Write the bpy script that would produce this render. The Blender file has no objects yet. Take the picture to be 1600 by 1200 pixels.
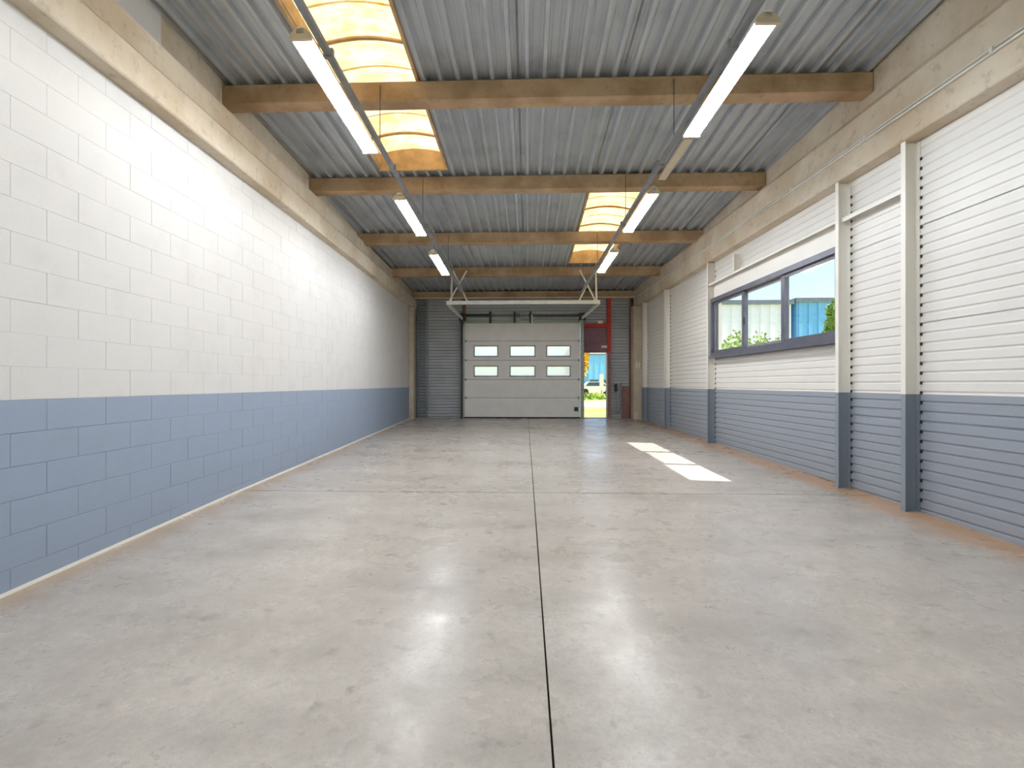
import bpy, bmesh, math, random
from mathutils import Vector, Matrix
random.seed(7)
S = bpy.context.scene
C = S.collection
TH = math.atan(28/800)            # the side walls run 2 degrees off the square of the back wall
ct, st = math.cos(TH), math.sin(TH)
CAMZ = 1.3
# ------------------------------------------------------------------ camera
cd = bpy.data.cameras.new('camera'); cam = bpy.data.objects.new('camera', cd); C.objects.link(cam)
cd.sensor_width = 36; cd.lens = 18.0; cd.shift_x = 3/1600; cd.clip_start = .05; cd.clip_end = 500
cam.location = (0, 0, CAMZ); cam.rotation_euler = (math.pi/2, 0, TH)
S.camera = cam
# ------------------------------------------------------------------ sky, sun, exposure
SUN_STRENGTH = 8.0
SKY_STRENGTH = 0.27
TUBE_STRENGTH = 82.0
w = bpy.data.worlds.new('sky'); S.world = w; w.use_nodes = True
nt = w.node_tree; nt.nodes.clear()
sk = nt.nodes.new('ShaderNodeTexSky'); sk.sky_type = 'NISHITA'; sk.sun_disc = False
sun_to = Vector((.62, -.085, 1)).normalized()
sk.sun_elevation = math.asin(sun_to.z); sk.sun_rotation = math.radians(98)
sk.air_density = 1.0; sk.dust_density = 1.6; sk.ozone_density = 1.0
bg = nt.nodes.new('ShaderNodeBackground'); bg.inputs[1].default_value = SKY_STRENGTH
wo = nt.nodes.new('ShaderNodeOutputWorld')
nt.links.new(sk.outputs[0], bg.inputs[0]); nt.links.new(bg.outputs[0], wo.inputs[0])
sd = bpy.data.lights.new('sun', 'SUN'); sun = bpy.data.objects.new('sun', sd); C.objects.link(sun)
sd.energy = SUN_STRENGTH; sd.angle = math.radians(.6); sd.color = (1, .95, .86)
sun.rotation_euler = sun_to.to_track_quat('Z', 'Y').to_euler(); sun.location = (20, 0, 30)
vs = S.view_settings
vs.view_transform = 'Standard'; vs.look = 'None'; vs.gamma = 1; vs.use_curve_mapping = False
vs.exposure = 0.27
S.cycles.max_bounces = 10; S.cycles.diffuse_bounces = 7; S.cycles.transparent_max_bounces = 16
S.cycles.use_denoising = True
S.cycles.sample_clamp_indirect = 6

# ------------------------------------------------------------------ pixel rays (distances come from the planes they meet)
def ray(px, py):
    u, v = (px-797)/800, (600-py)/800
    return Vector((u*ct-st, u*st+ct, v))
def on_y(px, py, Y):
    r = ray(px, py); k = Y/r.y
    return Vector((r.x*k, Y, CAMZ+r.z*k))
def ROOF(y): return CAMZ+3.68-.05*y          # underside of the deck ribs = purlin tops
def zf(y):                                    # the floor falls gently away from the back door
    if y < 0: return -.0778
    if y < 5.8: return .0255*(y-3.05)
    return .0701+.0158*(y-5.8)

# ------------------------------------------------------------------ helpers
class MB:
    def __init__(s): s.v = []; s.f = []
    def quad(s, a, b, c, d):
        n = len(s.v); s.v += [tuple(a), tuple(b), tuple(c), tuple(d)]; s.f.append((n, n+1, n+2, n+3)); return s
    def hexa(s, p):                            # p: 8 corners, bottom 4 ccw then top 4
        n = len(s.v); s.v += [tuple(q) for q in p]
        s.f += [(n+3, n+2, n+1, n), (n+4, n+5, n+6, n+7)]+[(n+i, n+(i+1) % 4, n+4+(i+1) % 4, n+4+i) for i in range(4)]
        return s
    def box(s, x0, x1, y0, y1, z0, z1):
        return s.hexa([(x0, y0, z0), (x1, y0, z0), (x1, y1, z0), (x0, y1, z0), (x0, y0, z1), (x1, y0, z1), (x1, y1, z1), (x0, y1, z1)])
    def tube(s, a, b, r, n=8, r2=None):
        a, b = Vector(a), Vector(b); r2 = r if r2 is None else r2
        d = (b-a).normalized(); t = Vector((0, 0, 1)) if abs(d.z) < .9 else Vector((1, 0, 0))
        e = d.cross(t).normalized(); g = e.cross(d)
        k = len(s.v)
        for q, rr in ((a, r), (b, r2)):
            for i in range(n):
                an = 2*math.pi*i/n; s.v.append(tuple(q+e*math.cos(an)*rr+g*math.sin(an)*rr))
        for i in range(n): s.f.append((k+i, k+(i+1) % n, k+n+(i+1) % n, k+n+i))
        s.f.append(tuple(k+i for i in range(n))[::-1]); s.f.append(tuple(k+n+i for i in range(n)))
        return s
    def bar(s, a, b, wx, wz):                  # a rectangular bar between two points
        a, b = Vector(a), Vector(b); d = (b-a).normalized()
        t = Vector((0, 0, 1)) if abs(d.z) < .95 else Vector((0, 1, 0))
        e = d.cross(t).normalized()*wx/2; g = e.cross(d).normalized()*wz/2
        return s.hexa([a-e-g, a+e-g, a+e+g, a-e+g, b-e-g, b+e-g, b+e+g, b-e+g])
    def prism(s, prof, y0, y1):                # prof: (x, z) list (or function of y) extruded along y
        p0 = prof(y0) if callable(prof) else prof; p1 = prof(y1) if callable(prof) else prof
        n = len(s.v); m = len(p0)
        s.v += [(x, y0, z) for x, z in p0]+[(x, y1, z) for x, z in p1]
        for i in range(m): s.f.append((n+i, n+(i+1) % m, n+m+(i+1) % m, n+m+i))
        s.f.append(tuple(range(n, n+m))[::-1]); s.f.append(tuple(range(n+m, n+2*m)))
        return s
    def mesh(s, name, mat):
        me = bpy.data.meshes.new(name); me.from_pydata(s.v, [], s.f)
        bm = bmesh.new(); bm.from_mesh(me); bmesh.ops.recalc_face_normals(bm, faces=bm.faces); bm.to_mesh(me); bm.free()
        if mat: me.materials.append(mat)
        return me
    def build(s, name, mat, parent=None, bevel=0, smooth=False):
        me = s.mesh(name, mat)
        if bevel:
            bm = bmesh.new(); bm.from_mesh(me)
            bmesh.ops.bevel(bm, geom=list(bm.edges), offset=bevel, segments=1, affect='EDGES'); bm.to_mesh(me); bm.free()
        if smooth:
            for p in me.polygons: p.use_smooth = True
        return link(name, me, parent)
def link(name, data, parent=None):
    o = bpy.data.objects.new(name, data); C.objects.link(o)
    if parent: o.parent = parent
    return o
def tag(o, label=None, cat=None, group=None, kind=None):
    if label: o['label'] = label
    if cat: o['category'] = cat
    if group: o['group'] = group
    if kind: o['kind'] = kind
    return o
def empty(name, loc=(0, 0, 0), rz=0):
    o = bpy.data.objects.new(name, None); C.objects.link(o); o.empty_display_size = .1
    o.location = loc; o.rotation_euler = (0, 0, rz); return o
def copy_tree(o, parent=None):
    c = o.copy(); C.objects.link(c); c.parent = parent
    for ch in o.children: copy_tree(ch, c)
    return c

# ------------------------------------------------------------------ materials
def lin(c): return tuple(((x/255)/12.92 if x/255 <= .04045 else ((x/255+.055)/1.055)**2.4) for x in c)+(1,)
class M:
    def __init__(s, name):
        s.m = bpy.data.materials.new(name); s.m.use_nodes = True; s.t = s.m.node_tree; s.t.nodes.clear()
        s.out = s.n('ShaderNodeOutputMaterial')
    def n(s, t, **k):
        q = s.t.nodes.new(t)
        for a, b in k.items(): setattr(q, a, b)
        return q
    def l(s, a, b): s.t.links.new(a, b)
    def math(s, op, a, b=None, c=None, clamp=False):
        q = s.n('ShaderNodeMath', operation=op); q.use_clamp = clamp
        for i, x in enumerate((a, b, c)):
            if x is None: continue
            if isinstance(x, (int, float)): q.inputs[i].default_value = x
            else: s.l(x, q.inputs[i])
        return q.outputs[0]
    def mix(s, f, a, b, mode='MIX'):
        q = s.n('ShaderNodeMix', data_type='RGBA', blend_type=mode)
        for i, x in ((0, f), (6, a), (7, b)):
            if isinstance(x, (int, float)): q.inputs[i].default_value = x
            elif isinstance(x, tuple): q.inputs[i].default_value = x
            else: s.l(x, q.inputs[i])
        return q.outputs[2]
    def noise(s, vec, scale, detail=4, rough=.55, stretch=None):
        if stretch:
            mp = s.n('ShaderNodeMapping'); mp.inputs['Scale'].default_value = stretch; s.l(vec, mp.inputs[0]); vec = mp.outputs[0]
        q = s.n('ShaderNodeTexNoise'); q.inputs['Scale'].default_value = scale; q.inputs['Detail'].default_value = detail
        q.inputs['Roughness'].default_value = rough; s.l(vec, q.inputs['Vector']); return q.outputs[0]
    def ramp(s, f, a, b, smooth=True):
        q = s.n('ShaderNodeMapRange'); q.interpolation_type = 'SMOOTHSTEP' if smooth else 'LINEAR'
        q.inputs[1].default_value = a; q.inputs[2].default_value = b; s.l(f, q.inputs[0]); return q.outputs[0]
    def pos(s): return s.n('ShaderNodeNewGeometry').outputs['Position']
    def xyz(s, v):
        q = s.n('ShaderNodeSeparateXYZ'); s.l(v, q.inputs[0]); return q.outputs
    def bump(s, h, strength=.2, dist=.01):
        q = s.n('ShaderNodeBump'); q.inputs['Strength'].default_value = strength; q.inputs['Distance'].default_value = dist
        s.l(h, q.inputs['Height']); return q.outputs[0]
    def bsdf(s, col, rough=.6, metal=0, normal=None, spec=.5):
        q = s.n('ShaderNodeBsdfPrincipled')
        for k, x in (('Base Color', col), ('Roughness', rough), ('Metallic', metal), ('Specular IOR Level', spec)):
            if isinstance(x, (int, float, tuple)): q.inputs[k].default_value = x
            else: s.l(x, q.inputs[k])
        if normal: s.l(normal, q.inputs['Normal'])
        s.l(q.outputs[0], s.out.inputs[0]); return q
def plain(name, c, rough=.6, metal=0, var=.08, scale=6, spec=.5, stretch=None):
    m = M(name); p = m.pos(); n = m.noise(p, scale, stretch=stretch)
    c = lin(c); dark = tuple(x*(1-2*var) for x in c[:3])+(1,); lite = tuple(min(1, x*(1+var)) for x in c[:3])+(1,)
    col = m.mix(m.ramp(n, .3, .7), dark, lite)
    m.bsdf(col, rough, metal, spec=spec); return m.m
def two_tone(name, top, low, rough, bump_scale, bump_strength, var, split=1.2):
    m = M(name); p = m.pos(); z = m.xyz(p)[2]
    f = m.math('GREATER_THAN', z, split)
    base = m.mix(f, lin(low), lin(top))
    n = m.noise(p, 3, 6, .65); n2 = m.noise(p, bump_scale, 3)
    col = m.mix(m.math('MULTIPLY', m.ramp(n, .45, .75), var), base, (.25, .24, .22, 1), 'MIX')
    m.bsdf(col, rough, normal=m.bump(n2, bump_strength, .004), spec=.3); return m.m
def concrete(name, c, c2, sc=1.0):
    m = M(name); p = m.pos()
    n = m.noise(p, 1.3*sc, 6, .6); n2 = m.noise(p, 9*sc, 5, .7); n3 = m.noise(p, 60, 3)
    col = m.mix(m.ramp(n, .35, .68), lin(c), lin(c2))
    col = m.mix(m.math('MULTIPLY', m.ramp(n2, .52, .75), .35), col, lin((96, 82, 66)))
    m.bsdf(col, .85, normal=m.bump(n3, .25, .004), spec=.2); return m.m
MAT = {}
MAT['block'] = two_tone('painted_block', (219, 216, 213), (152, 165, 184), .75, 90, .35, .10)
MAT['mortar'] = two_tone('painted_mortar', (217, 214, 211), (146, 158, 176), .85, 60, .3, .12)
MAT['clad'] = two_tone('painted_cladding', (224, 221, 217), (150, 156, 167), .5, 25, .06, .05)
MAT['post'] = two_tone('painted_steel', (232, 228, 221), (136, 144, 155), .5, 25, .05, .06)
MAT['beam'] = concrete('warm_concrete', (212, 200, 182), (194, 177, 154))
MAT['purlin'] = concrete('brown_concrete', (186, 158, 128), (158, 129, 98), 1.6)
MAT['backclad'] = plain('dark_grey_cladding', (182, 185, 190), .45, .1, .05, 2)
MAT['darkclad'] = plain('slate_cladding', (140, 146, 154), .5, .1, .05, 2)
MAT['doorpanel'] = plain('warm_white_panel', (240, 238, 235), .5, 0, .02, 3)
MAT['doorline'] = plain('panel_joint', (120, 116, 110), .7)
MAT['darkmetal'] = plain('dark_steel', (62, 64, 68), .45, .5)
MAT['greymetal'] = plain('galvanised_steel', (150, 153, 156), .4, .7, .1, 12)
MAT['whitemetal'] = plain('white_steel', (225, 223, 216), .45, 0, .04)
MAT['rail'] = plain('grey_trunking', (150, 153, 158), .5, .3)
MAT['alu'] = plain('anthracite_aluminium', (104, 104, 118), .4, .2)
MAT['alulight'] = plain('grey_aluminium', (150, 150, 160), .4, .3)
MAT['red'] = plain('red_steel', (196, 52, 44), .5)
MAT['brownred'] = plain('rust_red_steel', (146, 108, 100), .6)
MAT['maroon'] = plain('maroon_panel', (138, 100, 112), .6)
MAT['rust'] = plain('rust_brown_steel', (132, 98, 72), .7)
MAT['plastic'] = plain('white_plastic', (236, 232, 222), .5, 0, .02)
MAT['endcap'] = plain('cream_end_cap', (206, 190, 168), .5, 0, .03)
MAT['lamp'] = plain('enamelled_white', (240, 236, 228), .35, 0, .02)
MAT['curb'] = plain('rooflight_curb', (206, 170, 124), .8, 0, .12, 5)
MAT['lap'] = plain('stained_rib', (190, 128, 48), .7, 0, .15, 9)
# galvanised roof deck
m = M('galvanised_deck'); p = m.pos()
n = m.noise(p, 1.0, 4, .5, (30, .8, 1)); n2 = m.noise(p, 2.2, 4)
col = m.mix(n, lin((168, 174, 182)), lin((206, 210, 215))); col = m.mix(m.math('MULTIPLY', m.ramp(n2, .45, .75), .3), col, lin((112, 120, 132)))
m.bsdf(col, .38, .3); MAT['deck'] = m.m
# floor
m = M('polished_concrete'); p = m.pos(); X = m.xyz(p)
n1 = m.noise(p, .55, 6, .62); n2 = m.noise(p, 2.6, 7, .68); n3 = m.noise(p, 14, 5, .7); n4 = m.noise(p, 130, 3)
n5 = m.noise(p, 45, 4, .6); n6 = m.noise(p, 1.2, 5, .55, (.6, 1.7, 1))
col = m.mix(m.ramp(n1, .25, .75), lin((210, 200, 190)), lin((226, 218, 210)))
col = m.mix(m.math('MULTIPLY', m.ramp(n6, .38, .75), .55), col, lin((164, 156, 148)))
col = m.mix(m.math('MULTIPLY', n2, m.math('MULTIPLY', n3, 1.25)), col, lin((138, 130, 122)))
col = m.mix(m.math('MULTIPLY', m.ramp(n5, .42, .75), .32), col, lin((150, 143, 136)))
col = m.mix(m.math('MULTIPLY', m.ramp(n4, .45, .75), .25), col, lin((150, 144, 138)))
vo = m.n('ShaderNodeTexVoronoi'); vo.inputs['Scale'].default_value = 1.5; m.l(p, vo.inputs['Vector'])
sp2 = m.math('MULTIPLY', m.ramp(m.noise(p, 7, 3, .5), .62, .72), .35)
col = m.mix(sp2, col, lin((128, 121, 114)))
spot = m.math('MULTIPLY', m.ramp(m.math('ADD', vo.outputs['Distance'], m.math('MULTIPLY', n3, .16)), .19, .08), .32)
col = m.mix(spot, col, lin((124, 120, 117)))
xw = m.math('ADD', m.math('MULTIPLY', X[0], ct), m.math('MULTIPLY', X[1], st))     # distance across the hall
rust = m.math('MULTIPLY', m.ramp(m.math('ADD', xw, m.math('MULTIPLY', n2, .6)), 3.72, 4.22), .75)
col = m.mix(rust, col, lin((188, 140, 92)))
rl = m.math('MULTIPLY', m.ramp(m.math('SUBTRACT', xw, m.math('MULTIPLY', n2, .5)), -2.95, -3.35), .6)
col = m.mix(rl, col, lin((182, 150, 116)))
rg = m.math('ADD', m.math('MULTIPLY', m.ramp(n2, .35, .7), .16), m.math('MULTIPLY', m.ramp(n1, .3, .7), .08)); rg = m.math('ADD', rg, .21)
hb = m.math('ADD', m.math('MULTIPLY', n2, .8), m.math('MULTIPLY', n4, .06))
m.bsdf(col, rg, normal=m.bump(hb, .05, .012), spec=.6); MAT['floor'] = m.m
MAT['joint'] = plain('dark_joint', (52, 48, 44), .9)
# translucent rooflight sheet
m = M('yellowed_rooflight'); p = m.pos()
n = m.noise(p, 3.0, 6, .7, (1, 1.6, 1)); n2 = m.noise(p, 16, 4, .7, (.5, 2.5, 1))
col = m.mix(m.ramp(n, .38, .66), (.62, .53, .33, 1), (.56, .39, .15, 1))
col = m.mix(m.math('MULTIPLY', m.ramp(n2, .5, .78), .6), col, (.40, .20, .05, 1))
tr = m.n('ShaderNodeBsdfTranslucent'); df = m.n('ShaderNodeBsdfDiffuse'); mx = m.n('ShaderNodeMixShader'); mx.inputs[0].default_value = .18
m.l(col, tr.inputs[0]); m.l(col, df.inputs[0]); m.l(tr.outputs[0], mx.inputs[1]); m.l(df.outputs[0], mx.inputs[2]); m.l(mx.outputs[0], m.out.inputs[0]); MAT['sky'] = m.m
# glazing
def glass(name, tint, gl=.06):
    m = M(name); a = m.n('ShaderNodeBsdfTransparent'); a.inputs[0].default_value = tint
    b = m.n('ShaderNodeBsdfGlossy'); b.inputs['Roughness'].default_value = .02
    x = m.n('ShaderNodeMixShader'); x.inputs[0].default_value = gl
    m.l(a.outputs[0], x.inputs[1]); m.l(b.outputs[0], x.inputs[2]); m.l(x.outputs[0], m.out.inputs[0]); return m.m
MAT['glass'] = glass('window_glass', (.95, .97, .98, 1))
m = M('frosted_pane'); a = m.n('ShaderNodeBsdfTransparent'); b = m.n('ShaderNodeBsdfTranslucent'); b.inputs[0].default_value = (.95, .97, 1, 1); a.inputs[0].default_value = (.95, .97, 1, 1)
x = m.n('ShaderNodeMixShader'); x.inputs[0].default_value = .5
m.l(a.outputs[0], x.inputs[1]); m.l(b.outputs[0], x.inputs[2]); m.l(x.outputs[0], m.out.inputs[0]); MAT['frost'] = m.m
m = M('lit_tube'); e = m.n('ShaderNodeEmission'); e.inputs[0].default_value = (.90, .95, 1, 1); e.inputs[1].default_value = TUBE_STRENGTH
m.l(e.outputs[0], m.out.inputs[0]); MAT['tube'] = m.m
# outdoors
m = M('dry_grass'); p = m.pos(); n = m.noise(p, .35, 5); n2 = m.noise(p, 7, 4)
col = m.mix(m.ramp(n, .35, .65), lin((140, 158, 74)), lin((206, 198, 130))); col = m.mix(m.math('MULTIPLY', n2, .4), col, lin((96, 120, 50)))
m.bsdf(col, .9, spec=.1); MAT['grass'] = m.m
MAT['path'] = plain('pale_gravel', (214, 206, 196), .9, 0, .06, 3, spec=.1)
MAT['hallwhite'] = plain('white_hall_cladding', (248, 246, 248), .6, 0, .01)
MAT['hallblue'] = plain('blue_hall_cladding', (124, 192, 238), .6, 0, .03)
MAT['hallpale'] = plain('pale_blue_cladding', (176, 208, 232), .6, 0, .02)
MAT['halltrim'] = plain('hall_trim', (120, 128, 140), .6)
MAT['hallglass'] = plain('dark_hall_glass', (70, 86, 104), .2)
MAT['leafgreen'] = plain('green_leaves', (150, 178, 76), .7, 0, .2, 8)
MAT['leafyellow'] = plain('yellow_leaves', (226, 184, 44), .7, 0, .2, 4)
MAT['bark'] = plain('bark', (104, 84, 66), .9, 0, .2, 12)
MAT['rubber'] = plain('rubber', (40, 40, 42), .8)

# ================================================================== SETTING
# ---- ground outside
def ground_mb():
    b = MB()
    b.box(-60, 90, 16.75, 160, -.4, .17); b.box(-60, -3.9, -40, 16.75, -.4, .02); b.box(5.2, 90, -40, 16.75, -.4, .1); b.box(-3.9, 5.2, -40, -7.3, -.6, -.09)
    return b
tag(ground_mb().build('ground', MAT['grass']), 'dry green and yellow grass around the hall', 'ground', kind='structure')
g = MB().box(-6, 12, 16.35, 16.75, -.3, .2).box(-30, 50, 25, 33, .1, .19)
tag(g.build('path', MAT['path']), 'pale gravel path outside the open doorway', 'path', kind='structure')

# ---- floor: a dark bed and poured slabs with open joints
fl = MB()
ys = [-7.2, 0, 5.8, 16.35]
for a, b_ in zip(ys, ys[1:]):
    za, zb = zf(a), zf(b_)
    fl.hexa([(-4.4, a, za-.3), (5, a, za-.3), (5, b_, zb-.3), (-4.4, b_, zb-.3), (-4.4, a, za-.02), (5, a, za-.02), (5, b_, zb-.02), (-4.4, b_, zb-.02)])
floor = fl.build('floor', MAT['joint']); tag(floor, 'polished grey concrete floor with saw-cut joints', 'floor', kind='structure')
def jx(y): return .1-.006*y
g = .0045
for a, b_ in ((-7.2, -.0), (.0, 5.8-.009), (5.8+.009, 16.35)):
    for side in (-1, 1):
        def xs(y): return (-4.4, jx(y)-g) if side < 0 else (jx(y)+g, 5)
        x0, x1 = xs(a); X0, X1 = xs(b_); za, zb = zf(a), zf(b_)
        MB().hexa([(x0, a, za-.02), (x1, a, za-.02), (X1, b_, zb-.02), (X0, b_, zb-.02), (x0, a, za), (x1, a, za), (X1, b_, zb), (X0, b_, zb)]).build('slab', MAT['floor'], floor)

# ---- left wall: painted block work (built in the wall's own direction)
XL = -3.095; ROWH = .21; BL = .5
wl = MB(); wl.box(XL-.2, XL-.0032, -7.2, 16.5, -.4, 3.72); wl.box(XL-.32, XL-.2, -7.2, 16.5, -.4, 5.6)
wall_left = wl.build('wall_left', MAT['mortar']); wall_left.rotation_euler.z = TH
tag(wall_left, 'painted block wall, white above and blue-grey below', 'wall', kind='structure')
def block_mb(length, h, b=None, at=(0, 0, 0), ch=.005, dep=.003, bed=1.0):
    b = b or MB(); x, y, z = at; n = len(b.v)
    for xx, q in ((x-dep, .0015), (x-.001, .0025), (x, .0025+ch*.7)):
        for yy, zz in ((y+q, z+q*bed), (y+length-q, z+q*bed), (y+length-q, z+h-q*bed), (y+q, z+h-q*bed)): b.v.append((xx, yy, zz))
    for r in (0, 4):
        for i in range(4): b.f.append((n+r+i, n+r+(i+1) % 4, n+r+4+(i+1) % 4, n+r+4+i))
    b.f.append((n+8, n+9, n+10, n+11)); return b
cells = []
k0 = -6
for k in range(k0, 12):
    z0 = 1.2+ROWH*k; first = 3.42 if k % 2 else 3.17
    for j in range(-22, 28):
        y0 = first+BL*j
        if y0 > 16.1 or y0 < -7.2 or z0+ROWH < zf(y0+.25)+.02: continue
        cells.append((y0, min(BL, 16.2-y0), z0))
vis = sorted([c for c in cells if c[0] > 2.55 and c[1] == BL], key=lambda c: c[0])[:300]
blk = [[block_mb(BL, ROWH, dep=d_, bed=e_).mesh('block', MAT['block']) for d_ in (.003, .0034, .0038)] for e_ in (1.0, .3)]
vset = set(vis)
for c in vis:
    o = link('block', random.choice(blk[1 if c[2] > 1.19 else 0]), wall_left); o.location = (XL+random.uniform(-.0012, .0012), c[0], c[2])
far = MB()
for c in cells:
    if c not in vset: block_mb(c[1], ROWH, far, (XL, c[0], c[2]), bed=.3 if c[2] > 1.19 else 1)
tag(far.build('block_courses', MAT['block'], wall_left), kind='stuff')
# base strip of pale render along the block wall
bb = MB()
for a, b_ in ((-7, 0), (0, 5.8), (5.8, 16.1)):
    za, zb = zf(a-.1), zf(b_-.1)
    bb.hexa([(XL, a, za), (XL+.012, a, za), (XL+.012, b_, zb), (XL, b_, zb), (XL, a, za+.022), (XL+.008, a, za+.022), (XL+.008, b_, zb+.022), (XL, b_, zb+.022)])
o = bb.build('baseboard_left', MAT['plastic']); o.rotation_euler.z = TH; tag(o, 'thin pale render strip along foot of block wall', 'baseboard', kind='structure')

# ---- right wall: steel cladding trays between posts
XR = 4.01
POSTS = [5.0, 6.02, 10.0, 12.8, 14.9]
WY0, WY1, WZ0, WZ1 = 6.1, 9.97, 1.80, 2.95
wr = MB(); x0, x1 = XR+.05, XR+.11
wr.box(x0, x1, -7.2, WY0, -.4, 5.6).box(x0, x1, WY1, 16.5, -.4, 5.6).box(x0, x1, WY0, WY1, -.4, WZ0).box(x0, x1, WY0, WY1, 3.2, 5.6)
wall_right = wr.build('wall_right', MAT['clad']); wall_right.rotation_euler.z = TH
tag(wall_right, 'ribbed steel wall, off-white above and grey below', 'wall', kind='structure')
PITCH = .095
def ribs(y0, y1, z0, z1, name='cladding_sheet', mat='clad', parent=None, X=XR, flip=None, dep=.011):
    pts = []; k = math.floor(z0/PITCH)
    while k*PITCH < z1:
        b0 = k*PITCH
        for dz, dx in ((0, 0), (.066, 0), (.072, 1), (.083, 1)): pts.append((b0+dz, dx*dep))
        k += 1
    pts = [q for q in pts if z0 <= q[0] <= z1]
    pts = [(z0, pts[0][1])]+pts+[(z1, pts[-1][1])]
    b = MB()
    for (za, da), (zb, db) in zip(pts, pts[1:]):
        if flip is None: b.quad((X+da, y0, za), (X+da, y1, za), (X+db, y1, zb), (X+db, y0, zb))
        else: b.quad((y0, flip+da, za), (y1, flip+da, za), (y1, flip+db, zb), (y0, flip+db, zb))
    return b.build(name, MAT[mat], parent)
edges = [-7.2, .9]+POSTS+[16.3]
tiers = [-.1, .95, 1.9, 2.85, 3.78]
for a, b_ in zip(edges, edges[1:]):
    if a == 6.02: zs = [(-.1, .95), (.95, WZ0-.005), (3.24, 3.78)]
    else: zs = list(zip(tiers, tiers[1:]))
    for z0, z1 in zs: ribs(a+.006 if a not in POSTS else a+.03, b_+.03 if b_ in POSTS else b_-.004, z0, z1, parent=wall_right)
MB().box(XR-.03, XR-.01, WY0-.02, WY1+.02, WZ1+.002, 3.24).build('header_panel', MAT['post'], wall_right)
# steel channel posts
plabel = {5.0: 'tall channel post beside the narrow wall bay, far from the window', 6.02: 'channel post between the window and the narrow bay',
          10.0: 'channel post at the far jamb of the window', 12.8: 'channel post standing midway between window and back corner', 14.9: 'slim channel post next to the concrete corner column'}
ZU = CAMZ+2.38
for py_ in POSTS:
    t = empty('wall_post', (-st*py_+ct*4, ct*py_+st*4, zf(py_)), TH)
    # local frame: x across the hall, origin at X=4 on the wall
    zt = ZU-zf(py_)-.004; b = MB()
    b.box(-.14, -.132, 0, .06, 0, zt).build('flange', MAT['post'], t)
    b = MB(); b.box(.0, .008, 0, .06, 0, zt).build('flange', MAT['post'], t)
    b = MB(); b.box(-.132, 0, .052, .06, 0, zt).build('web', MAT['post'], t)
    MB().box(-.148, .008, -.01, .07, -.002, .006).build('base_plate', MAT['post'], t)
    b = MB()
    for k in range(1, 37): b.box(-.002, .009, -.022, -.004, k*PITCH+.06-zf(py_), k*PITCH+.088-zf(py_))  # dark blocks stand in for the shaded rib gaps behind the flange
    tag(b.build('gap_shade_blocks', MAT['darkmetal'], t), kind='stuff')
    tag(t, plabel[py_], 'post', 'steel posts along the ribbed wall')
# rails above the window
def wobj(o): o.rotation_euler.z = TH; return o
tag(wobj(MB().box(3.9, 4.0, 5.06, 6.02, 3.245, 3.253).box(3.9, 3.908, 5.06, 6.02, 3.2, 3.25).build('wall_rail', MAT['post'])), 'short white steel rail spanning the narrow bay between two posts', 'rail')
tag(wobj(MB().box(3.88, 4.005, 6.08, 10.0, 3.245, 3.253).box(3.88, 3.888, 6.08, 10.0, 3.215, 3.25).build('wall_rail', MAT['post'])), 'long white steel rail above the window', 'rail')
st_ = MB().box(3.87, 3.878, 8.85, 8.91, 3.254, ZU-.12).box(3.878, 4.0, 8.902, 8.91, 3.254, ZU-.12)
tag(wobj(st_.build('stub_post', MAT['post'])), 'short stub post standing on the rail above the window', 'post')

# ---- window in the right wall
win = empty('window_1', (0, 0, 0), TH); tag(win, 'wide three-pane sliding window with dark grey aluminium frame', 'window', kind='structure')
fx0, fx1 = 3.90, 4.0
b = MB(); fr = .075
b.box(fx0, 4.07, WY0, WY1, WZ0, WZ0+.1).box(fx0, fx1, WY0, WY1, WZ1-fr, WZ1).box(fx0, fx1, WY0, WY0+.05, WZ0+.1, WZ1-fr).box(fx0, fx1, WY1-.05, WY1, WZ0+.1, WZ1-fr)
b.build('frame', MAT['alu'], win)
for q_ in (7.4, 8.66): MB().box(3.94, 4.0, q_-.05, q_+.05, WZ0+.1, WZ1-fr).build('mullion', MAT['alu'], win)
MB().box(fx0-.03, fx0, WY0-.01, WY1+.01, WZ0-.01, WZ0+.03).build('sill', MAT['alu'], win)
cuts = [WY0+.05, 7.4, 8.66, WY1-.05]
for i, (a, b_) in enumerate(zip(cuts, cuts[1:])):
    xo = 3.945 if i != 1 else 3.985; s_ = .045
    a2 = a-(.03 if i else 0); b2 = b_+(.03 if i < 2 else 0); z0, z1 = WZ0+.1, WZ1-fr
    b = MB(); b.box(xo, xo+.035, a2, b2, z0, z0+s_).box(xo, xo+.035, a2, b2, z1-s_, z1).box(xo, xo+.035, a2, a2+s_, z0+s_, z1-s_).box(xo, xo+.035, b2-s_, b2, z0+s_, z1-s_)
    sa = b.build('sash', MAT['alulight' if i == 1 else 'alu'], win)
    MB().box(xo+.014, xo+.02, a2+s_, b2-s_, z0+s_, z1-s_).build('pane', MAT['glass'], sa)
MB().box(3.93, 3.945, 8.60, 8.63, 2.3, 2.42).build('latch', MAT['darkmetal'], win)

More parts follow.
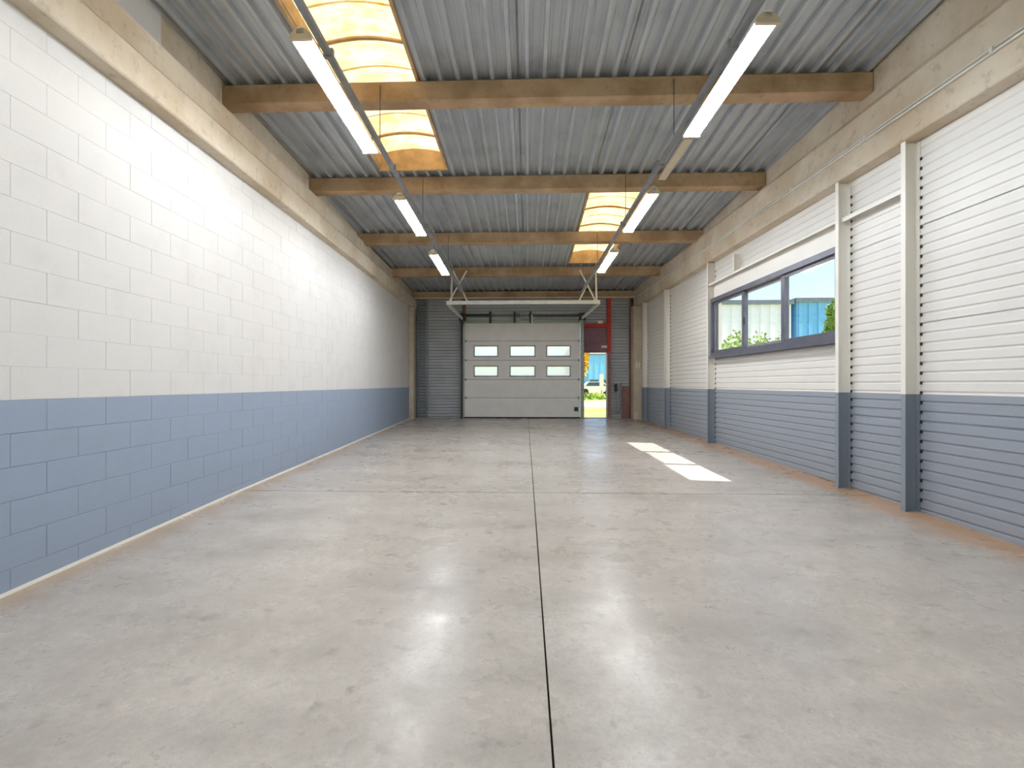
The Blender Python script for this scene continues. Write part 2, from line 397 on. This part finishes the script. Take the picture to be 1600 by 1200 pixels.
# ---- concrete roof beams along both sides
def top_at(Xw, d): return ROOF(d*ct+Xw*st)+.05
def webx(y): return -3.2-.03*max(0, 8-max(y, 4))
def left_prof(y):
    wx = webx(y); t = top_at(-3.2, y); q = [(-2.95, 2.36), (-2.95, 2.63), (-3.06, 2.74), (-3.06, 2.97), (wx, 3.03)]
    p = [(x, min(CAMZ+z, t-.004*(5-i))) for i, (x, z) in enumerate(q)]
    return [(XL-.2, CAMZ+2.36), (-2.962, CAMZ+2.36), (-2.95, CAMZ+2.372)]+p[1:]+[(wx, t), (XL-.35, t)]
def right_prof(y):
    t = top_at(3.95, y); q = [(3.84, 2.62), (3.84, 2.95), (3.9, 3.03), (3.95, 3.04)]
    p = [(x, min(CAMZ+z, t-.004*(5-i))) for i, (x, z) in enumerate(q)]
    return [(XR+.2, ZU), (3.852, ZU), (3.84, ZU+.012)]+p+[(3.95, t), (XR+.2, t)]
for nm, pf, lab in (('roof_beam', left_prof, 'long warm concrete roof beam on top of the block wall'), ('roof_beam', right_prof, 'long warm concrete roof beam above the ribbed wall and window')):
    b = MB()
    yy = [-7.1, 0, 4, 8, 10, 11, 12, 13, 14, 15, 16.2]
    P0 = [pf(y) for y in yy]; mlen = len(P0[0]); n = 0
    for y, pr in zip(yy, P0): b.v += [(x, y, z) for x, z in pr]
    for r in range(len(yy)-1):
        for i in range(mlen): b.f.append((r*mlen+i, r*mlen+(i+1) % mlen, (r+1)*mlen+(i+1) % mlen, (r+1)*mlen+i))
    b.f.append(tuple(range(mlen))[::-1]); b.f.append(tuple(range((len(yy)-1)*mlen, len(yy)*mlen)))
    tag(wobj(b.build(nm, MAT['beam'])), lab, 'beam')
# corner columns carrying the beams
o = empty('concrete_column', (0, 0, 0), TH); tag(o, 'warm concrete corner column between block wall and grey cladding', 'column')
MB().box(-3.09, -2.95, 15.62, 15.98, zf(15.8)-.02, CAMZ+2.36-.003).build('shaft', MAT['beam'], o, bevel=.012)
o = empty('concrete_column', (0, 0, 0), TH); tag(o, 'warm concrete corner column beside the ribbed wall, with a light switch', 'column')
MB().box(3.74, 4.0, 15.5, 15.85, zf(15.8)-.02, ZU-.003).build('shaft', MAT['beam'], o, bevel=.012)

# ---- purlins
PUR = [5.69, 8.03, 10.59, 13.2, 15.9]
words = ['fifth', 'fourth', 'third', 'second', 'first']
for y, wd in zip(PUR, words):
    yb = y+.205
    def q(yy, h): return ROOF(yy)-h
    xl, xr = webx(y)-.01-.035*y, 3.95-.035*y
    o = MB().hexa([(xl, y, q(y, .22)), (xr, y, q(y, .22)), (xr, yb, q(y, .22)), (xl, yb, q(y, .22)), (xl, y, q(y, .003)), (xr, y, q(y, .003)), (xr, yb, q(yb, .003)), (xl, yb, q(yb, .003))]).build('purlin', MAT['purlin'], bevel=.008)
    tag(o, 'brown concrete purlin under the metal roof, %s from the back wall' % wd, 'purlin', 'purlins under the roof deck')

# ---- roof deck
ceiling = empty('ceiling'); tag(ceiling, 'galvanised ribbed metal roof deck', 'ceiling', kind='structure')
def sheet(x0, n, pitch, y0, y1, dz=0):
    b = MB(); d = .055; pts = [(x0-.012, d)]
    for i in range(n):
        cx = x0+pitch*(i+.5)
        pts += [(cx-.062, d), (cx-.058, d-.003), (cx-.054, d), (cx-.03, d), (cx-.019, 0), (cx+.019, 0), (cx+.03, d), (cx+.054, d), (cx+.058, d-.003), (cx+.062, d)]
    pts.append((x0+pitch*n+.012, d))
    for (xa, za), (xb, zb) in zip(pts, pts[1:]):
        b.quad((xa, y0, ROOF(y0)+za+dz), (xb, y0, ROOF(y0)+zb+dz), (xb, y1, ROOF(y1)+zb+dz), (xa, y1, ROOF(y1)+za+dz))
    return b.build('roof_sheet', MAT['deck'], ceiling)
SL = (-2.265, -1.265); SR = (1.05, 2.05)
L1, R0, R1 = 7.82, 8.27, 12.95
segs = [(-7.2, 3.3), (3.29, 9.68), (9.67, 16.3)]
for i, (a, b_) in enumerate(segs):
    for x0 in (-4.581, -3.423, -1.265, -.107, 2.05, 3.208): sheet(x0, 6, .193, a, b_, .003*(i % 2))
sheet(SL[0], 5, .2, L1+.01, 9.68); sheet(SL[0], 5, .2, 9.67, 16.3, .003); sheet(SL[0], 5, .2, -7.2, 2.6)
sheet(SR[0], 5, .2, -7.2, 3.3); sheet(SR[0], 5, .2, 3.29, R0, .003); sheet(SR[0], 5, .2, R1-.04, 16.3)
rm = MB()  # unseen cover above the deck, added to stop light leaking between sheets
def slab_(x0, x1, y0, y1):
    rm.hexa([(x0, y0, ROOF(y0)+.065), (x1, y0, ROOF(y0)+.065), (x1, y1, ROOF(y1)+.065), (x0, y1, ROOF(y1)+.065), (x0, y0, ROOF(y0)+.09), (x1, y0, ROOF(y0)+.09), (x1, y1, ROOF(y1)+.09), (x0, y1, ROOF(y1)+.09)])
slab_(-4.5, SL[0]-.03, -7.2, 16.3); slab_(SL[1]+.03, SR[0]-.03, -7.2, 16.3); slab_(SR[1]+.03, 4.36, -7.2, 16.3)
slab_(SL[0]-.03, SL[1]+.03, -7.2, 2.6); slab_(SL[0]-.03, SL[1]+.03, 7.84, 16.3); slab_(SR[0]-.03, SR[1]+.03, -7.2, 8.25); slab_(SR[0]-.03, SR[1]+.03, 12.92, 16.3)
rm.build('roof_light_stop', MAT['rubber'], ceiling)
# ---- rooflights with upstands
def skylight(x0, x1, y0, y1, label, gaps):
    t = empty('skylight', ((x0+x1)/2, y0, ROOF(y0))); tag(t, label, 'skylight', 'yellowed rooflights')
    t.location = (0, 0, 0)
    H = .2
    def side(xa, xb):
        return MB().hexa([(xa, y0, ROOF(y0)+.03), (xb, y0, ROOF(y0)+.03), (xb, y1, ROOF(y1)+.03), (xa, y1, ROOF(y1)+.03), (xa, y0, ROOF(y0)+.05+H), (xb, y0, ROOF(y0)+.05+H), (xb, y1, ROOF(y1)+.05+H), (xa, y1, ROOF(y1)+.05+H)])
    side(x0-.03, x0).build('upstand', MAT['curb'], t); side(x1, x1+.03).build('upstand', MAT['curb'], t)
    for yy in (y0, y1):
        MB().box(x0-.03, x1+.03, yy-.015, yy+.015, ROOF(yy)-.004, ROOF(yy)+.06+H+.1).build('end_board', MAT['curb'], t)
    n = int((y1-y0)/.46); dy = (y1-y0)/n; N = 12
    def arc(i): u = i/N; return x0-.02+(x1-x0+.04)*u, .05+H+.075*math.sin(math.pi*u)
    for k in range(n):
        a, b_ = y0+k*dy-.03, y0+(k+1)*dy; b = MB()
        for i in range(N):
            (xa, za), (xb, zb) = arc(i), arc(i+1); e = .008
            b.quad((xa, a, ROOF(a)+za+e), (xb, a, ROOF(a)+zb+e), (xb, b_, ROOF(b_)+zb), (xa, b_, ROOF(b_)+za))
        b.build('glazing_sheet', MAT['sky'], t, smooth=True)
        if k % 2 == 0 and k:
            b = MB(); ya = y0+k*dy
            for i in range(N):
                (xa, za), (xb, zb) = arc(i), arc(i+1); z = ROOF(ya)-.012
                b.hexa([(xa, ya-.03, z+za-.008), (xb, ya-.03, z+zb-.008), (xb, ya+.015, z+zb-.008), (xa, ya+.015, z+za-.008), (xa, ya-.03, z+za+.008), (xb, ya-.03, z+zb+.008), (xb, ya+.015, z+zb+.008), (xa, ya+.015, z+za+.008)])
            b.build('rib', MAT['lap' if k % 4 == 0 else 'curb'], t)
skylight(SL[0], SL[1], 2.62, 7.82, 'long yellowed arched rooflight crossing the fifth purlin, on the block wall side', None)
skylight(SR[0], SR[1], 8.27, 12.9, 'yellowed arched rooflight crossing the third purlin, on the window side', None)

# ---- back wall
YB = 16.12
def bx(px, py=600, Y=16.0): return on_y(px, py, Y).x
def bz(py, px=820, Y=16.0): return on_y(px, py, Y).z
dxl, dxr, dzt = bx(725), bx(907), bz(505)
oxl, oxr, ozt = bx(911.5), bx(949), bz(511)
b = MB(); y0, y1 = YB+.05, YB+.2
b.box(-4.4, dxl, y0, y1, -.2, 5).box(dxl, dxr, y0, y1, dzt-.02, 5).box(dxr, oxl, y0, y1, -.2, 5).box(oxl, oxr, y0, y1, ozt, 5).box(oxr, 4.6, y0, y1, -.2, 5)
wall_back = b.build('wall_back', MAT['darkclad']); tag(wall_back, 'dark grey ribbed steel end wall around the two doors', 'wall', kind='structure')
zb0 = zf(16)
def bsheet(pa, pb, z0, z1, mat='backclad'): return ribs(bx(pa), bx(pb), z0, z1, mat=mat, parent=wall_back, flip=YB, dep=.04)
bsheet(635, 666, zb0, 4.2, 'darkclad'); bsheet(666, 724, zb0, 2.0); bsheet(666, 724, 2.0, 4.2)
bsheet(724, 951, dzt, 4.2); bsheet(909, 951, ozt, dzt-.003); bsheet(951, 1000, zb0, 2.0); bsheet(951, 1000, 2.0, 4.2); bsheet(984, 1014, zb0, 4.2, 'darkclad')
# trims of the back wall
tag(MB().box(bx(664.8), bx(667.6), YB-.07, YB-.001, zb0, 4.02).build('trim_1', MAT['greymetal']), 'pale vertical metal trim on the dark end wall', 'trim', kind='structure')
tag(MB().box(bx(651), bx(653.4), YB-.05, YB-.001, zb0, 4.02).build('trim_2', MAT['greymetal']), 'thin pale corner trim beside the concrete column', 'trim', kind='structure')
tag(MB().box(bx(649), bx(995), 15.86, 15.9, bz(467.5), bz(465)).build('trim_3', MAT['beam']), 'pale strip under the last purlin', 'trim', kind='structure')
tag(MB().box(bx(721.5), bx(727), YB-.08, YB-.001, bz(494), 4.02).build('trim_4', MAT['rust']), 'rust brown post stub above the sectional door', 'trim', kind='structure')
tag(MB().box(bx(984), bx(987), YB-.08, YB-.001, zb0, 4.02).build('trim_5', MAT['rust']), 'rust brown edge trim beside the corner column', 'trim', kind='structure')

# ---- sectional door
door = empty('door_1', (0, 0, 0)); tag(door, 'white five-panel sectional overhead door with six small windows', 'door', kind='structure')
rows = [505, 533, 563, 593, 621.5, 651]
DY0, DY1 = 15.97, 16.02
pxs = [(742, 777), (798, 835), (855, 890)]
for r in range(5):
    zt, zb_ = bz(rows[r]), bz(rows[r+1])
    if r == 4: zb_ = zb0+.035
    holes = []
    if r in (1, 2):
        wt, wb = (541.5, 556) if r == 1 else (573, 587)
        holes = [(bx(a), bx(c), bz(wb), bz(wt)) for a, c in pxs]
    b = MB(); zz0, zz1 = zb_+.006, zt-.006
    if not holes: b.box(dxl+.02, dxr-.02, DY0, DY1, zz0, zz1)
    else:
        b.box(dxl+.02, dxr-.02, DY0, DY1, zz0, holes[0][2]).box(dxl+.02, dxr-.02, DY0, DY1, holes[0][3], zz1)
        xs_ = [dxl+.02]+[q for h in holes for q in h[:2]]+[dxr-.02]
        for i in range(0, len(xs_), 2): b.box(xs_[i], xs_[i+1], DY0, DY1, holes[0][2], holes[0][3])
    pn = b.build('panel', MAT['doorpanel'], door)
    for h in holes:
        f = .035; fb = MB()
        fb.box(h[0]-f, h[1]+f, DY0-.012, DY0-.001, h[2]-f, h[2]).box(h[0]-f, h[1]+f, DY0-.012, DY0-.001, h[3], h[3]+f).box(h[0]-f, h[0], DY0-.012, DY0-.001, h[2], h[3]).box(h[1], h[1]+f, DY0-.012, DY0-.001, h[2], h[3])
        tag(fb.build('pane_frame', MAT['alulight'], pn), 'grey pane frame'); MB().box(h[0], h[1], DY0+.015, DY0+.02, h[2], h[3]).build('pane', MAT['frost'], pn)
    if r < 4:
        for x in (dxl+.06, dxr-.06):
            MB().box(x-.03, x+.03, DY0-.02, DY0-.001, zb_-.035, zb_+.035).build('hinge', MAT['rail'], pn)
        MB().box(dxl+.02, dxr-.02, DY0+.01, DY1, zb_-.006, zb_+.006).build('joint_seal', MAT['doorline'], pn)
MB().box(dxl, dxr, DY0, DY1, zb0-.01, zb0+.04).build('bottom_seal', MAT['rubber'], door)
MB().box(dxr-.2, dxr-.08, DY0-.04, DY0-.001, bz(642), bz(636)).build('lock_handle', MAT['darkmetal'], door)
TZ = bz(498)
for s_, x in ((-1, dxl-.045), (1, dxr+.045)):
    MB().box(x-.05, x+.03 if s_ < 0 else x+.05, 15.9, YB, zb0, TZ).build('vertical_track', MAT['greymetal' if s_ > 0 else 'darkmetal'], door)
    hx = -2.06 if s_ < 0 else 1.80
    MB().bar((x, 15.95, TZ), (hx, 13.0, TZ+.02), .05, .075).build('horizontal_track', MAT['whitemetal'], door)
    MB().box(x-.1, x+.1, 15.88, YB, TZ-.06, TZ+.16).build('cable_drum', MAT['darkmetal'], door)
CZ = TZ+.02; ca, cb = Vector((-2.08, 13.0, CZ+.01)), Vector((1.82, 13.0, CZ+.01))
MB().bar(ca, cb, .06, .09).build('cross_bar', MAT['whitemetal'], door)
ht = ROOF(13.2)-.225
def cx_(px): return on_y(px, 470, 13.0).x
for v_, d1, d2 in ((705, (702, 728), (730, 707)), (932, (905, 929), (930, 907))):
    MB().bar((cx_(v_), 13.0, CZ+.05), (cx_(v_), 13.15, ht+.1), .04, .04).build('hanger', MAT['whitemetal'], door)
    for q0, q1 in (d1, d2):
        MB().bar((cx_(q0), 12.99, CZ+.05), (cx_(q1), 13.15, ht+.12), .035, .035).build('brace', MAT['whitemetal'], door)
sz = bz(493)
MB().tube((dxl-.05, 15.98, sz), (dxr+.05, 15.98, sz), .016, 8).build('shaft', MAT['darkmetal'], door)
MB().tube((bx(836), 15.98, sz-.08), (bx(905), 15.98, sz-.08), .045, 10).build('torsion_spring', MAT['greymetal'], door)
MB().tube((bx(729), 15.98, sz), (bx(766), 15.98, sz), .04, 10).build('torsion_spring', MAT['darkmetal'], door)
MB().tube((dxl, 16.0, sz-.2), (dxr, 16.0, sz-.2), .012, 6).build('stay_rod', MAT['greymetal'], door)
for px in (766, 804, 829): MB().box(bx(px)-.03, bx(px)+.03, 15.95, YB, bz(505), sz+.12).build('bracket', MAT['darkmetal'], door)
MB().box(bx(813), bx(826), 15.97, YB, sz-.12, sz+.12).build('bearing_plate', MAT['greymetal'], door)
MB().box(bx(830), bx(832), 15.93, YB, bz(505), sz+.02).build('bracket', MAT['whitemetal'], door)

# ---- open pedestrian doorway
d2 = empty('door_2', (0, 0, 0)); tag(d2, 'open doorway in a red steel frame with maroon panel above', 'door', kind='structure')
MB().box(bx(948.5), bx(954.5), 15.98, YB+.05, bz(551), bz(466)).build('upper_post', MAT['red'], d2)
MB().box(bx(949), bx(954), 15.99, YB+.05, zb0, bz(551)).build('lower_post', MAT['brownred'], d2)
MB().box(bx(912), bx(948.4), 15.98, YB+.05, bz(512), bz(506.5)).build('lintel', MAT['red'], d2)
MB().box(oxl, oxr, 16.05, YB+.1, bz(551), bz(512.2)).build('transom_panel', MAT['maroon'], d2)
MB().box(bx(911), bx(913), 16.05, YB+.2, zb0, bz(551)).build('jamb', MAT['greymetal'], d2)
MB().box(bx(940), bx(949), 16.0, 16.049, bz(544), bz(540)).build('door_closer', MAT['plastic'], d2)
MB().box(oxl, oxr, 16.02, YB+.24, zb0-.03, zb0+.012).build('threshold', MAT['greymetal'], d2)
# open leaf swung outwards against the outside of the wall is hidden; a small emergency light sits on the lintel
el = MB().box(bx(934), bx(942), 15.99, 16.06, bz(506.4), bz(501.5)).build('emergency_light', MAT['plastic'], bevel=.01); tag(el, 'small white emergency light on the red lintel', 'light')

# ---- things by the back right corner
o = empty('light_switch', (0, 0, 0), TH); tag(o, 'white double light switch on the concrete corner column', 'switch')
sx, szz = 3.83, bz(571)
MB().box(sx-.02, sx+.1, 15.48, 15.499, szz-.1, szz+.09).build('back_box', MAT['plastic'], o, bevel=.004)
for q_ in (-.05, .045): MB().box(sx+.015, sx+.065, 15.468, 15.479, szz+q_-.03, szz+q_+.03).build('rocker', MAT['endcap'], o)
def pipe(name, pts, r, mat, parent=None, n=8):
    b = MB()
    for a, c in zip(pts, pts[1:]): b.tube(a, c, r, n)
    return b.build(name, MAT[mat], parent, smooth=False)
o = pipe('pipe_loop', [(bx(963), 16.05, bz(613)), (bx(963), 16.05, bz(644)), (bx(969), 16.05, bz(644)), (bx(969), 16.05, bz(600))], .014, 'greymetal'); tag(o, 'thin grey pipe bent into a loop on the end wall', 'pipe')
o = MB().box(bx(960.5), bx(965), 16.03, 16.115, bz(612), bz(600)).build('junction_box', MAT['darkmetal'], bevel=.008); tag(o, 'dark junction box above the pipe loop on the end wall', 'box')
o = MB().box(bx(971.5), bx(983.5), 16.04, 16.115, zb0, bz(604)).build('wood_panel', MAT['brownred'], bevel=.006); tag(o, 'low reddish brown panel standing against the end wall', 'panel')
o = pipe('conduit_pipe', [(bx(971), 16.0, zb0), (bx(971), 16.0, bz(598))], .016, 'greymetal'); tag(o, 'vertical grey conduit beside the reddish panel', 'pipe')
o = pipe('leaning_stick', [(3.9, 15.05, zf(15)+.012), (3.985, 15.3, zf(15)+1.15)], .012, 'whitemetal'); wobj(o); tag(o, 'thin white stick leaning in the corner by the column', 'stick')

# ---- conduit along the right beam
o = empty('cable_conduit', (0, 0, 0), TH); tag(o, 'thin white cable conduit clipped along the right-hand concrete beam', 'conduit')
o['label'] = 'thin white cable conduit clipped along the beam above the ribbed wall'
MB().tube((3.826, -2, CAMZ+2.63), (3.826, 15.4, CAMZ+2.63), .012, 8).build('conduit', MAT['whitemetal'], o)
MB().tube((3.83, 3, CAMZ+2.665), (3.83, 9.5, CAMZ+2.665), .008, 6).build('conduit', MAT['whitemetal'], o)
for k in range(9): MB().box(3.81, 3.84, 2.6+1.45*k, 2.625+1.45*k, CAMZ+2.615, CAMZ+2.675).build('clip', MAT['whitemetal'], o)

# ---- light rows
SLOPE = math.atan(.05)
def LZ(y): return CAMZ+2.85-.05*y
def fixture(x, y0, y1, label, rz=0, side=1):
    t = empty('ceiling_light', (x, y0, LZ(y0)), rz); t.rotation_euler = (-SLOPE, 0, rz); L = y1-y0
    tag(t, label, 'ceiling light', 'twin-tube strip lights')
    MB().prism([(-.03, .02), (.03, .02), (.028, .075), (-.028, .075)], 0, L).build('housing', MAT['lamp'], t)
    MB().prism([(-.085, .0), (-.078, .0), (-.03, .03), (0, .012), (.03, .03), (.078, .0), (.085, .0), (.03, .042), (-.03, .042)], .03, L-.03).build('reflector', MAT['lamp'], t)
    for e in (0, L-.03):
        MB().prism([(-.086, -.022), (.086, -.022), (.086, .012), (.04, .06), (-.04, .06), (-.086, .012)], e, e+.03).build('end_cap', MAT['endcap'], t)
    for q_ in (-.048, .048): MB().tube((q_, .03, -.004), (q_, L-.03, -.004), .019, 10).build('tube', MAT['tube'], t)
    return t
def xr_(y): return 1.89-.036*y
nl = 'strip light on the block wall side, %s'; nr = 'strip light on the window side, %s'
fixture(-1.74, 3.85, 5.63, nl % 'below the yellow rooflight')
fixture(-1.74, 6.85, 8.32, nl % 'under the fourth purlin from the back wall')
fixture(-1.74, 9.3, 10.75, nl % 'at the end nearest the sectional door')
rzr = math.atan(.036)
fixture(xr_(3.8), 3.8, 5.4, nr % 'hung before the fifth purlin from the back wall', rzr)
fixture(xr_(6.75), 6.75, 8.25, nr % 'under the fourth purlin from the back wall', rzr)
fixture(xr_(9.25), 9.25, 10.65, nr % 'at the end nearest the sectional door', rzr)
for y in (.4,):                               # the rows go on behind the photographer
    fixture(-1.74, y, y+1.6, nl % 'towards the street end'); fixture(xr_(y), y, y+1.6, nr % 'towards the street end', rzr)
# yellowed cover piece on the window-side row
t = empty('cable_cover', (xr_(5.46), 5.46, LZ(5.46)), rzr); t.rotation_euler = (-SLOPE, 0, rzr); tag(t, 'narrow cream cable cover between two strip lights on the window side', 'cover')
MB().prism([(-.045, .0), (.045, .0), (.03, .05), (-.03, .05)], 0, .95).build('cover', MAT['endcap'], t)
# trunking with hanger wires
def trunk(xf, y0, y1, label):
    t = empty('light_trunking', (0, 0, 0)); tag(t, label, 'trunking', 'trunking carrying the strip lights')
    MB().bar((xf(y0), y0, LZ(y0)+.1), (xf(y1), y1, LZ(y1)+.1), .05, .045).build('rail', MAT['rail'], t)
    for y in PUR[:3]+[12.6]:
        z1 = ROOF(y)-.05
        MB().tube((xf(y), y-.012, LZ(y)+.11), (xf(y), y-.012, z1), .004, 6).build('hanger_wire', MAT['darkmetal'], t)
    for k in range(5): 
        y = 4.2+2.0*k; MB().box(xf(y)-.04, xf(y)+.04, y-.02, y+.02, LZ(y)+.07, LZ(y)+.14).build('clamp', MAT['rail'], t)
trunk(lambda y: -1.655, -5.5, 12.9, 'grey trunking rail carrying the strip lights on the block wall side')
trunk(lambda y: xr_(y)-.085, -5.5, 12.9, 'grey trunking rail carrying the strip lights on the window side')

# ---- street end of the hall behind the photographer: unseen, with a wide opening added to let daylight in
b = MB(); b.box(-4.4, -2.75, -7.3, -7.15, -.4, 6).box(4.0, 5, -7.3, -7.15, -.4, 6).box(-2.75, 4.0, -7.3, -7.15, 4.0, 6)
tag(b.build('wall_front', MAT['backclad']), 'unseen grey end wall with a wide opening added for daylight', 'wall', kind='structure')

# ================================================================== OUTDOORS
def hall(name, x0, x1, y0, y1, h, mat, label, pitch=.5, wins=()):
    t = empty(name, ((x0+x1)/2, y0, .1)); t.location = (0, 0, 0); tag(t, label, 'building')
    MB().box(x0, x1, y0, y1, .0, h).build('wall', MAT[mat], t)
    n = int((x1-x0)/pitch)
    b = MB()
    for i in range(n): b.box(x0+i*pitch+.1, x0+i*pitch+.28, y0-.05, y0, .1, h)
    tag(b.build('cladding_ribs', MAT[mat], t), kind='stuff')
    MB().box(x0-.1, x1+.1, y0-.15, y1+.1, h, h+.22).build('roof_edge', MAT['halltrim'], t)
    for (a, c, z0, z1) in wins:
        f = MB().box(a-.08, c+.08, y0-.09, y0-.06, z0-.08, z1+.08).build('window', MAT['halltrim'], t); MB().box(a, c, y0-.11, y0-.09, z0, z1).build('pane', MAT['hallglass'], f)
    return t
def D(px, d): return on_y(px, 600, d).x
hall('white_hall', D(1125, 27.5), D(1236, 27.5), 27.5, 42, 5.5, 'hallwhite', 'white ribbed metal hall seen through the window')
hall('blue_hall', D(1238, 27.5)+.22, D(1296, 27.5)+.3, 27.5, 42, 5.6, 'hallblue', 'bright blue metal hall seen through the window')
hall('far_hall', D(919, 90), D(990, 90), 90, 110, 6.4, 'hallblue', 'distant blue hall framed by the open doorway', 1.0, [(D(922, 90)+i*2.2, D(922, 90)+i*2.2+1.4, .6, 2.0) for i in range(4)])
def leaves(n, rx, rz, zc, size, seed, low=-1):
    r = random.Random(seed); b = MB()
    for _ in range(n):
        d = Vector((r.gauss(0, 1), r.gauss(0, 1), r.gauss(0, 1))).normalized()*(r.random()**.4)
        if d.z < low: d.z = low
        c = Vector((d.x*rx, d.y*rx, zc+d.z*rz)); e = Vector((r.gauss(0, 1), r.gauss(0, 1), r.gauss(0, 1))).normalized(); f = e.cross(Vector((r.gauss(0, 1), r.gauss(0, 1), r.gauss(0, 1)))).normalized()
        s_ = size*r.uniform(.6, 1.3); b.quad(c-e*s_, c-f*s_*.5, c+e*s_, c+f*s_*.5)
    return b
def shrub(x, y, h, seed, label, mat='leafgreen', r=.7):
    t = empty('shrub', (x, y, .1)); tag(t, label, 'shrub', 'shrubs outside the window')
    leaves(1500, r, h*.5, h*.5, .055, seed).build('foliage', MAT[mat], t)
    b = MB()
    for k in range(4): b.tube((0, 0, 0), (math.cos(k*1.6)*r*.4, math.sin(k*1.6)*r*.4, h*.7), .025, 5, .01)
    b.build('stems', MAT['bark'], t)
for i, (px, d) in enumerate(((1136, 13), (1150, 14.3), (1168, 15.6), (1186, 16.9), (1204, 18.2), (1222, 19.5))):
    shrub(D(px, d), d, 1.2+.095*d+(.15 if i % 2 else -.1), i, 'yellow-green shrub in the row outside the window', r=.5)
def tree(x, y, h, rx, seed, label, mat, low=.3):
    t = empty('tree', (x, y, .1)); tag(t, label, 'tree')
    MB().tube((0, 0, 0), (0, 0, h*.55), .16, 8, .09).build('trunk', MAT['bark'], t)
    leaves(1600, rx, h*.36, h*.62, .2, seed).build('crown', MAT[mat], t)
tree(D(901, 42), 42, 5.0, 1.0, 3, 'yellow-leaved tree seen through the open doorway', 'leafyellow')
tree(D(1310, 22), 22, 5.0, .5, 5, 'light green tree at the edge of the blue hall', 'leafgreen')
t = empty('sign_board', (D(940, 45), 45, .17)); tag(t, 'small white sign board on a post outside the doorway', 'sign')
MB().box(-.18, .18, -.03, .03, .6, 2.0).build('board', MAT['plastic'], t); MB().box(-.04, .04, .03, .08, 0, 1.9).build('post', MAT['greymetal'], t)
# low parked white car far outside the doorway
t = empty('parked_car', (D(931, 56), 56, .17)); tag(t, 'white parked car far outside the doorway', 'car')
MB().prism([(-1.9, .3), (1.9, .3), (1.95, .75), (1.2, .9), (.7, 1.38), (-.9, 1.38), (-1.5, .92), (-1.95, .8)], -.8, .8).build('body', MAT['plastic'], t)
MB().prism([(.62, .92), (1.02, .92), (.62, 1.3)], -.815, -.805).build('side_window', MAT['hallglass'], t); MB().prism([(-1.2, .92), (.5, .92), (.5, 1.32), (-.85, 1.32)], -.815, -.805).build('side_window', MAT['hallglass'], t)
for wx in (-1.2, 1.2):
    MB().tube((wx, -.82, .32), (wx, -.6, .32), .32, 14).build('wheel', MAT['rubber'], t); MB().tube((wx, .6, .32), (wx, .82, .32), .32, 14).build('wheel', MAT['rubber'], t)
h = empty('shrub', (D(926, 38), 38, .1)); tag(h, 'low dark green hedge clump outside the doorway', 'shrub')
leaves(500, 1.3, .3, .25, .12, 77, -.6).build('foliage', MAT['leafgreen'], h)
